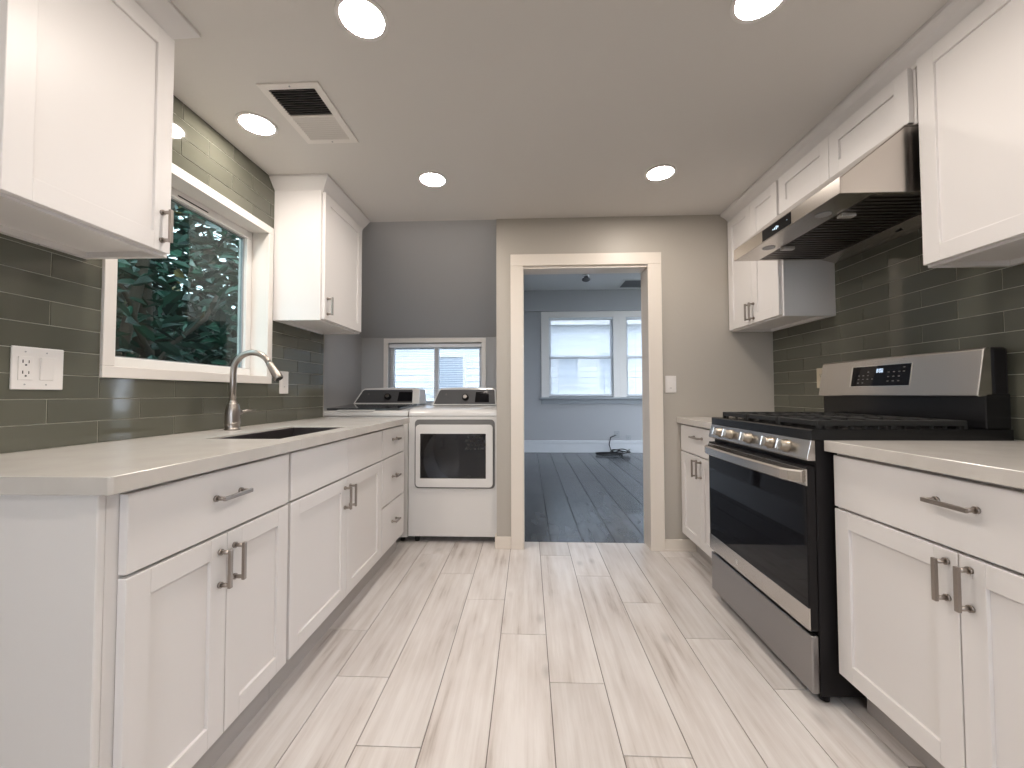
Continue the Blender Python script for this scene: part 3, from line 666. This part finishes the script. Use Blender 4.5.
# oven door
XD = .9715
od = obj('oven_door', B().box(XD+.0005, 1.001, RY0+.001, RY1-.001, .254, .821, .002, 1), M_blackm, rg)
obj('door_glass', B().box(XD-.002, XD+.002, RY0+.004, RY1-.004, .3325, .753, .0008, 1), M_oglass, od)
obj('lower_strip', B().box(XD-.003, XD+.003, RY0+.001, RY1-.001, .256, .332, .001, 1), M_steel, od)
obj('upper_strip', B().box(XD-.003, XD+.003, RY0+.001, RY1-.001, .7535, .812, .001, 1), M_steel, od)
b = B()
N = 24; prof = []
for i in range(N+1):
    q = i/N; y = RY0+.012+q*(RY1-RY0-.024); bow = .038+.012*math.sin(PI*q)
    if i == 0 or i == N: bow = .004
    elif i in (1, N-1): bow = .032
    prof.append((y, XD-bow))
rings = []
for (y, x) in prof: rings.append([b.bm.verts.new(p) for p in ((x, y, .762), (x-.008, y, .768), (x-.009, y, .800), (x, y, .806), (x+.009, y, .803), (x+.009, y, .765))])
for A, Q in zip(rings, rings[1:]):
    for i in range(6): f = b.bm.faces.new((A[i], A[(i+1) % 6], Q[(i+1) % 6], Q[i])); 
b.bm.faces.new(rings[0]); b.bm.faces.new(rings[-1][::-1]); bmesh.ops.recalc_face_normals(b.bm, faces=b.bm.faces[:])
obj('handle', b, M_steel, od)
# small round maker's badge on the lower strip: a ring with letter-like strokes
b = B(); cy_, cz_ = 1.925, .294
b.box(XD-.0042, XD-.0028, cy_-.011, cy_+.011, cz_-.011, cz_+.011, .0006, 1); bdg = obj('badge', b, M_chrome, od)
b = B().box(XD-.0047, XD-.0041, cy_-.007, cy_-.005, cz_-.007, cz_+.007); b.box(XD-.0047, XD-.0041, cy_-.005, cy_+.006, cz_+.005, cz_+.007); b.box(XD-.0047, XD-.0041, cy_-.005, cy_+.006, cz_-.007, cz_-.005)
obj('badge_mark', b, M_grey, bdg)
# drawer
b = B().prism([(.975, .042), (.975, .238), (1.001, .238), (1.001, .042)], 'y', RY0+.001, RY1-.001, .006, 3); obj('drawer', b, M_dsteel, rg)
# backguard
b = B().box(1.578, 1.662, RY0, RY1, .9515, 1.075, .003, 1); bk = obj('backguard', b, M_black, rg)
b = B().box(1.60, 1.662, RY0+.0, RY1-.0, 1.066, 1.238, .012, 3); obj('housing', b, M_blackm, bk)
b = B().prism([(1.552, 1.068), (1.578, 1.229), (1.584, 1.237), (1.602, 1.237), (1.602, 1.066), (1.556, 1.064)], 'y', RY0, RY1, .003, 2); cn = obj('console', b, M_steel, bk)
dirz = Vector((1.578-1.552, 0, 1.229-1.068)).normalized(); nn = Vector((-dirz.z, 0, dirz.x)); o0 = Vector((1.552, 0, 1.068))
def on_console(b, y0, y1, h0, h1, t0, t1):
    ps = [o0+dirz*h+nn*t for h, t in ((h0, t0), (h1, t0), (h1, t1), (h0, t1))]
    return b.prism([(p.x, p.z) for p in ps], 'y', y0, y1)
db = obj('bezel', on_console(B(), 1.700, 2.005, .040, .136, -.001, .0020), M_chrome, cn)
dp = obj('display', on_console(B(), 1.702, 1.995, .042, .134, .0015, .0030), M_oglass, cn)
b = B()
for (y, rows) in ((1.955, (.055, .072, .089)), (1.93, (.055, .072, .089)), (1.905, (.072, .089, .105)), (1.88, (.072,)), (1.80, (.06, .08, .10)), (1.775, (.06, .08, .10)), (1.75, (.06, .1, .08)), (1.73, (.1, .118))):
    for h in rows: on_console(b, y-.0045, y+.0045, h, h+.0045, .003, .0033)
obj('key_lettering', b, M_icon, dp)
# clock digits 8:00 as seven-segment strokes
b = B()
SEG = {'8': 'abcdefg', '0': 'abcdef', ':': ''}
def seg(yc, h, ch, w=.0075, hh=.016, t=.0013):
    S = dict(a=(-w/2, w/2, hh-t, hh), g=(-w/2, w/2, hh/2-t/2, hh/2+t/2), d=(-w/2, w/2, 0, t), f=(w/2-t, w/2, hh/2, hh), e=(w/2-t, w/2, 0, hh/2), b=(-w/2, -w/2+t, hh/2, hh), c=(-w/2, -w/2+t, 0, hh/2))
    for q in SEG[ch]: a = S[q]; on_console(b, yc+a[0], yc+a[1], h+a[2], h+a[3], .003, .0034)
seg(1.858, .103, '8'); seg(1.845, .103, '0'); seg(1.834, .103, '0'); on_console(b, 1.8505, 1.852, .107, .109, .003, .0034); on_console(b, 1.8505, 1.852, .113, .115, .003, .0034)
obj('clock_digits', b, M_digit, dp)

# ------------------------------------------------------------------ range hood
HY0, HY1 = 1.481, 2.232
hd = thing('range_hood', 'stainless under-cabinet range hood with slotted baffle filters, above the range', 'range hood', (1.41, (HY0+HY1)/2, 1.785))
HX = 1.136; zh = 1.806
# shell as thin panels: front lip, sloped top, sides, underside border
b = B()
b.box(HX, HX+.004, HY0, HY1, zh, zh+.060, .001, 1)
b.prism([(HX, zh+.060), (HX+.004, zh+.056), (1.372, 2.045), (1.688, 2.045), (1.688, 2.052), (1.37, 2.052)], 'y', HY0, HY1)
for y in (HY0, HY1-.004): b.prism([(HX+.004, zh), (HX+.004, zh+.058), (1.372, 2.048), (1.688, 2.048), (1.688, 1.785), (1.60, zh)], 'y', y, y+.004)
b.box(1.684, 1.688, HY0+.004, HY1-.004, 1.785, 2.045)
sh = obj('shell', b, M_steelh, hd)
b = B().box(HX+.004, 1.262, HY0+.004, HY1-.004, zh-.0005, zh+.0025); b.box(1.262, 1.60, HY0+.004, HY0+.02, zh-.0005, zh+.0025); b.box(1.262, 1.60, HY1-.02, HY1-.004, zh-.0005, zh+.0025)
obj('front_border', b, M_steelh, hd)
b = B().prism([(1.60, zh), (1.684, 1.783), (1.684, 1.787), (1.60, zh+.004)], 'y', HY0+.002, HY1-.002); rs_ = obj('rear_strip', b, M_steelh, hd)
obj('slot', B().box(1.63, 1.645, 1.80, 1.825, 1.793, 1.797), M_dark, rs_)
obj('filter_cavity', B().box(1.263, 1.599, HY0+.021, HY1-.021, zh+.03, zh+.034), M_blackm, hd)
for (a, c) in ((HY0+.022, (HY0+HY1)/2-.002), ((HY0+HY1)/2+.002, HY1-.022)):
    b = B(); b.box(1.264, 1.276, a, c, zh+.001, zh+.014); b.box(1.586, 1.598, a, c, zh+.001, zh+.014)
    n = 12; p = (c-a)/n
    for k in range(n): y = a+k*p; b.prism([(y+.002, zh+.001), (y+p*.62, zh+.001), (y+p*.62, zh+.012), (y+p*.5, zh+.012), (y+p*.5, zh+.003), (y+.002, zh+.003)], 'x', 1.270, 1.592)
    obj('baffle_filter', b, M_baff, hd)
for y in (1.66, 2.03):
    l_ = obj('hood_lamp', B().cyl((1.205, y, zh-.003), 'z', .028, .003, 24), M_grey, hd)
    obj('filter_latch', B().box(1.268, 1.325, y-.014, y+.014, zh-.014, zh+.001, .003), M_platey2, hd)
pn = obj('control_strip', B().box(HX-.0015, HX+.001, 1.752, 1.962, zh+.004, zh+.056, .0005, 1), M_oglass, hd)
b = B()
for k, (y, h) in enumerate(((1.84, .012), (1.852, .02), (1.864, .012), (1.876, .008))): b.box(HX-.0019, HX-.0014, y-.003, y+.003, zh+.030-h/2, zh+.030+h/2-.003)
b.box(HX-.0019, HX-.0014, 1.775, 1.778, zh+.03, zh+.033); obj('control_icons', b, mat('lit icon', (.4, .5, .55), .5, emit=((.6, .8, 1, 1), .6)), pn)

# ------------------------------------------------------------------ laundry machines
YA = 2.895
def machine_body(b, x0, x1, y0, y1, z0, z1): return b.box(x0, x1, y0, y1, z0, z1, .006, 2)
def console(root, x0, x1, y0, yb, z0, z1, inset, face_m, fi=0):
    """raised rear control console: trapezoid outline, face tilted back"""
    b = B(); bm = b.bm
    F = [(x0, y0, z0), (x1, y0, z0), (x1-.012, y0+.055, z1-.018), (x1-.04, y0+.06, z1-.004), ((x0+x1)/2, y0+.062, z1), (x0+inset+.02, y0+.06, z1-.006), (x0+inset, y0+.055, z1-.018)]
    A = [bm.verts.new(p) for p in F]; Z = [bm.verts.new((p[0], yb, p[2])) for p in F]; n = len(F)
    fs = [bm.faces.new(A), bm.faces.new(Z[::-1])] + [bm.faces.new((A[i], Z[i], Z[(i+1) % n], A[(i+1) % n])) for i in range(n)]
    bmesh.ops.recalc_face_normals(bm, faces=fs); b._bev(fs, .004, 2)
    cn = obj('console', b, M_appl, root)
    # dark fascia
    d = Vector((0, .055, z1-.018-z0)).normalized(); nn = Vector((0, -d.z, d.y)); H = (z1-.018-z0)/d.z
    def P(x, h, t): q = Vector((x, y0, z0))+d*h+nn*t; return (q.x, q.y, q.z)
    def plate(pts, t0, t1, mname, m, par, bev=0):
        b = B(); A = [b.bm.verts.new(P(x, h, t0)) for x, h in pts]; Z = [b.bm.verts.new(P(x, h, t1)) for x, h in pts]; n = len(pts)
        fs = [b.bm.faces.new(A), b.bm.faces.new(Z[::-1])] + [b.bm.faces.new((A[i], Z[i], Z[(i+1) % n], A[(i+1) % n])) for i in range(n)]
        bmesh.ops.recalc_face_normals(b.bm, faces=fs)
        if bev: b._bev(fs, bev)
        return obj(mname, b, m, par)
    fa_ = plate([(x0+.018, .010), (x1-.012-fi, .010), (x1-.02-fi, H-.012), (x1-.03-fi, H-.002), (x0+inset+.022, H-.002), (x0+inset+.008, H-.012)], -.001, .003, 'fascia', face_m, cn, .0008)
    W = x1-x0; kx = x0+.515*W
    c = Vector(P(kx, H*.47, .003)); kb = obj('dial', B().tube([c, c+nn*.004, c+nn*.024, c+nn*.027], [.030, .029, .025, .021], 28), M_blackm, cn); obj('dial_cap', B().tube([c+nn*.0265, c+nn*.029], [.017, .016], 24), M_chrome, kb)
    plate([(x0+.665*W, .024), (x0+.885*W, .024), (x0+.875*W, H-.024), (x0+.675*W, H-.024)], .002, .0042, 'display', M_oglass, cn)
    plate([(x0+.20*W, H*.62), (x0+.225*W, H*.62), (x0+.225*W, H*.74), (x0+.20*W, H*.74)], .0025, .0036, 'logo', M_icon, cn)
    return cn
# dryer
dx0, dx1 = -.871, -.187
dr = thing('clothes_dryer', 'white front-loading clothes dryer with a square dark window, beside the doorway wall', 'dryer', ((dx0+dx1)/2, 3.25, 0))
b = holewall(B(), 'y', YA, YA+.012, dx0, dx1, .052, .915, [(-.785, -.297, .467, .795)])
b.box(dx0, dx0+.012, YA+.012, 3.64, .052, .915); b.box(dx1-.012, dx1, YA+.012, 3.64, .052, .915); b.box(dx0, dx1, 3.63, 3.64, .052, .915); b.box(dx0, dx1, YA+.012, 3.64, .052, .064); obj('cabinet', b, M_appl, dr)
cxd, czd = -.52, .60
b = B(); b.tube([(cxd, YA+.03, czd), (cxd, YA+.09, czd), (cxd, 3.50, czd)], [.25, .31, .31], 40, cap=False)
dm = obj('drum', b, M_drum, dr)
b = B().cyl((cxd, 3.495, czd), 'y', .31, .01, 40)
obj('drum_back', b, M_drum, dm)
b = B()
for i in range(9):
    for j in range(7):
        xx, zz = cxd-.02+.035*i+.0175*(j % 2), czd+.0+.034*j
        if (xx-cxd)**2+(zz-czd)**2 < .27**2: b.tube([(xx, 3.494, zz), (xx, 3.488, zz)], [.013, .010], 8)
obj('drum_vents', b, M_chrome, dm)
b = B().prism([(cxd-.04, czd-.30), (cxd+.05, czd-.30), (cxd+.02, czd-.22), (cxd-.01, czd-.22)], 'y', YA+.12, 3.46, .006); obj('drum_paddle', b, M_grey, dm)
b = B().prism([(YA-.004, .917), (YA-.001, .945), (YA+.02, .965), (YA+.10, .975), (3.60, .982), (3.64, .975), (3.64, .917)], 'x', dx0, dx1, .006, 3); obj('top', b, M_appl, dr)
for (x, y) in ((dx0+.05, YA+.06), (dx1-.05, YA+.06), (dx0+.05, 3.58), (dx1-.05, 3.58)): obj('foot', B().cyl((x, y, 0), 'z', .018, .054, 12), M_dark, dr)
console(dr, dx0+.045, dx1-.083, 3.40, 3.63, .983, 1.135, .05, M_gpanel)
def rrect(x0, x1, z0, z1, r, n=5):
    P = []
    for cx, cz, a0 in ((x1-r, z1-r, 0), (x0+r, z1-r, PI/2), (x0+r, z0+r, PI), (x1-r, z0+r, 3*PI/2)):
        for k in range(n+1): a = a0+PI/2*k/n; P.append((cx+r*math.cos(a), cz+r*math.sin(a)))
    return P
def loopfaces(b, O, I, y0, y1):
    """ring with outer loop O at y0 and inner loop I at y1 (same count)"""
    A = [b.bm.verts.new((p[0], y0, p[1])) for p in O]; Z = [b.bm.verts.new((p[0], y1, p[1])) for p in I]; n = len(O)
    for i in range(n): b.bm.faces.new((A[i], A[(i+1) % n], Z[(i+1) % n], Z[i]))
    return A, Z
# flat grey ring painted as the shade of door gap and pocket; door, window
wx0, wx1, wz0, wz1 = -.782, -.305, .470, .792
ox0, ox1, oz0, oz1 = -.826, -.242, .396, .893
b = B(); loopfaces(b, rrect(ox0, ox1, oz0, oz1, .03), rrect(wx0-.02, wx1+.02, wz0-.02, wz1+.02, .004), YA-.003, YA-.003); obj('door_gap_shade', b, mat('door gap shade', (.16, .155, .15), .5), dr)
b = B(); Z0 = rrect(ox0+.012, ox1-.014, oz0+.013, oz1-.036, .026)
W0 = rrect(wx0, wx1, wz0, wz1, .004)
bm = b.bm; yo = YA-.022
fo = [bm.verts.new((p[0], yo, p[1])) for p in Z0]; bo = [bm.verts.new((p[0], YA-.001, p[1])) for p in Z0]; n = len(Z0)
fi = [bm.verts.new((p[0], yo, p[1])) for p in W0]; bi = [bm.verts.new((p[0], YA-.001, p[1])) for p in W0]
for i in range(n):
    j = (i+1) % n; bm.faces.new((fo[i], fo[j], bo[j], bo[i])); bm.faces.new((fi[i], bi[i], bi[j], fi[j])); bm.faces.new((fo[i], fi[i], fi[j], fo[j])); bm.faces.new((bo[i], bo[j], bi[j], bi[i]))
bmesh.ops.recalc_face_normals(bm, faces=bm.faces[:])
dd = obj('door', b, M_appl, dr)
obj('window', B().box(wx0, wx1, YA-.016, YA-.012, wz0, wz1), M_dglass, dd)
# washer
wx_0, wx_1 = -1.572, -.878
wa = thing('washing_machine', 'white top-loading washing machine with dark glass lid, in the corner left of the dryer', 'washing machine', ((wx_0+wx_1)/2, 3.25, 0))
obj('cabinet', machine_body(B(), wx_0, wx_1, YA, 3.64, .04, .915), M_appl, wa)
obj('top', B().prism([(YA-.004, .917), (YA-.002, .945), (YA+.012, .956), (YA+.05, .960), (3.62, .985), (3.62, .917)], 'x', wx_0, wx_1, .005, 3), M_appl, wa)
b = B().prism([(YA+.035, .957), (YA+.028, .964), (YA+.034, .975), (3.36, .996), (3.38, .996), (3.38, .975)], 'x', wx_0+.07, wx_1-.07, .004, 2); ld = obj('lid', b, M_lid, wa)
obj('lid_handle', B().prism([(YA+.002, .952), (YA-.006, .955), (YA+.002, .960), (YA+.03, .964), (YA+.03, .954)], 'x', wx_0+.16, wx_0+.44, .002, 2), M_appl, ld)
for (x, y) in ((wx_0+.05, YA+.06), (wx_1-.05, YA+.06), (wx_0+.05, 3.58), (wx_1-.05, 3.58)): obj('foot', B().cyl((x, y, 0), 'z', .018, .044, 12), M_dark, wa)
console(wa, wx_0+.065, wx_1-.053, 3.39, 3.63, .995, 1.135, .06, M_gpanel, fi=.05)

# ------------------------------------------------------------------ outside
b = B().box(-30, 30, -30, 40, -.5, -.3); struct('ground', b, M_ground)
# shrub outside the kitchen window: trunks, branches and many leaves
def leaves(b, ids, cx, cy, cz, rx, ry, rz, n, size):
    for _ in range(n):
        while True:
            p = Vector((random.uniform(-1, 1), random.uniform(-1, 1), random.uniform(-1, 1)))
            if p.length < 1: break
        c = Vector((cx+p.x*rx, cy+p.y*ry, cz+p.z*rz)); L = size*random.uniform(.6, 1.3); Wd = L*random.uniform(.3, .45)
        rot = Matrix.Rotation(random.uniform(0, 2*PI), 3, 'Z') @ Matrix.Rotation(random.uniform(-1.0, 1.0), 3, 'X') @ Matrix.Rotation(random.uniform(-1.2, .6), 3, 'Y')
        P = [(-L/2, 0, 0), (-L*.15, Wd/2, .01), (L*.2, Wd*.42, .0), (L/2, 0, -.02), (L*.2, -Wd*.42, .0), (-L*.15, -Wd/2, .01)]; C0 = [(-L*.15, 0, -.008), (L*.2, 0, -.012)]
        v = [b.bm.verts.new(c+rot@Vector(q)) for q in P]; m = [b.bm.verts.new(c+rot@Vector(q)) for q in C0]
        for f in ((v[0], v[1], m[0]), (v[1], v[2], m[1], m[0]), (v[2], v[3], m[1]), (v[3], v[4], m[1]), (v[4], v[5], m[0], m[1]), (v[5], v[0], m[0])):
            b.bm.faces.new(f)
        ids += [min(.9, random.random()**1.6) if random.random() > .015 else 1.0]*6
sb = thing('garden_tree', 'dense dark green leafy tree filling the view outside the kitchen window', 'tree', (-3.3, 3.0, -.3))
b = B(); ids = []
leaves(b, ids, -2.95, 2.6, 1.5, .75, 2.2, 1.7, 2300, .16); leaves(b, ids, -4.2, 3.9, 2.2, 1.0, 3.6, 2.7, 6500, .24)
obj('foliage', b, M_leaf, sb, ids)
b = B()
for (p0, p1, r) in (((-3.0, 2.2, -.3), (-2.7, 2.9, 2.6), .05), ((-3.1, 2.9, -.3), (-2.9, 2.5, 2.9), .045), ((-3.6, 3.6, -.3), (-3.5, 3.4, 4.2), .09), ((-2.8, 2.9, 1.2), (-2.5, 2.2, 2.2), .02), ((-2.9, 2.4, .6), (-2.55, 3.2, 1.9), .025), ((-3.0, 3.5, .8), (-2.7, 4.2, 2.3), .03)):
    P0, P1 = Vector(p0), Vector(p1); b.tube([P0.lerp(P1, k/6)+Vector((random.uniform(-.05, .05), random.uniform(-.05, .05), 0)) for k in range(7)], [r*(1-.07*k) for k in range(7)], 8)
obj('trunk', b, M_bark, sb)
# dark board fence added behind the tree to block the bright sky
b = B()
for k in range(70): b.box(-5.6, -5.57, -2+.16*k, -2+.16*k+.15, -.3, 2.7)
b.box(-5.64, -5.6, -2, 9.2, .2, .3); b.box(-5.64, -5.6, -2, 9.2, 1.4, 1.5)
tag(obj('backing_fence', b, mat('dark backing wood', (.05, .045, .04), .8)), 'dark board fence added as backing behind the tree outside the kitchen window', 'fence')
# neighbour houses seen through blinds
def house(label, x0, x1, y0, y1, h, rh, windows):
    t = thing('neighbour_house', label, 'house', ((x0+x1)/2, (y0+y1)/2, -.3))
    b = B().box(x0, x1, y0, y1, -.3, h)
    z = -.2
    while z < h-.1: b.prism([(y0, z), (y0-.018, z+.005), (y0, z+.17)], 'x', x0, x1); z += .18
    obj('walls', b, M_siding, t)
    b = B().prism([(x0-.4, h), (x1+.4, h), ((x0+x1)/2, h+rh)], 'y', y0-.4, y1+.4); obj('roof', b, M_roof, t)
    b = B().box(x0-.42, x1+.42, y0-.44, y0-.4, h-.15, h); obj('fascia', b, M_trimw, t)
    for (a, c, z0, z1) in windows:
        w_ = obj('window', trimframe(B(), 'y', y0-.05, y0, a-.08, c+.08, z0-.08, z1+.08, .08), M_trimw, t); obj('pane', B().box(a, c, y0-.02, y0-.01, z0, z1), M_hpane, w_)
house('pale sided house with a shingle roof beyond the far room windows', .2, 5.6, 13.0, 18, 3.4, 1.6, [(2.3, 3.1, 1.2, 2.4), (1.0, 1.6, 1.4, 2.3)])
house('pale sided house beyond the laundry window blind', -5.2, -.9, 11.0, 16, 2.9, 1.5, [(-2.6, -1.8, 1.1, 2.1)])
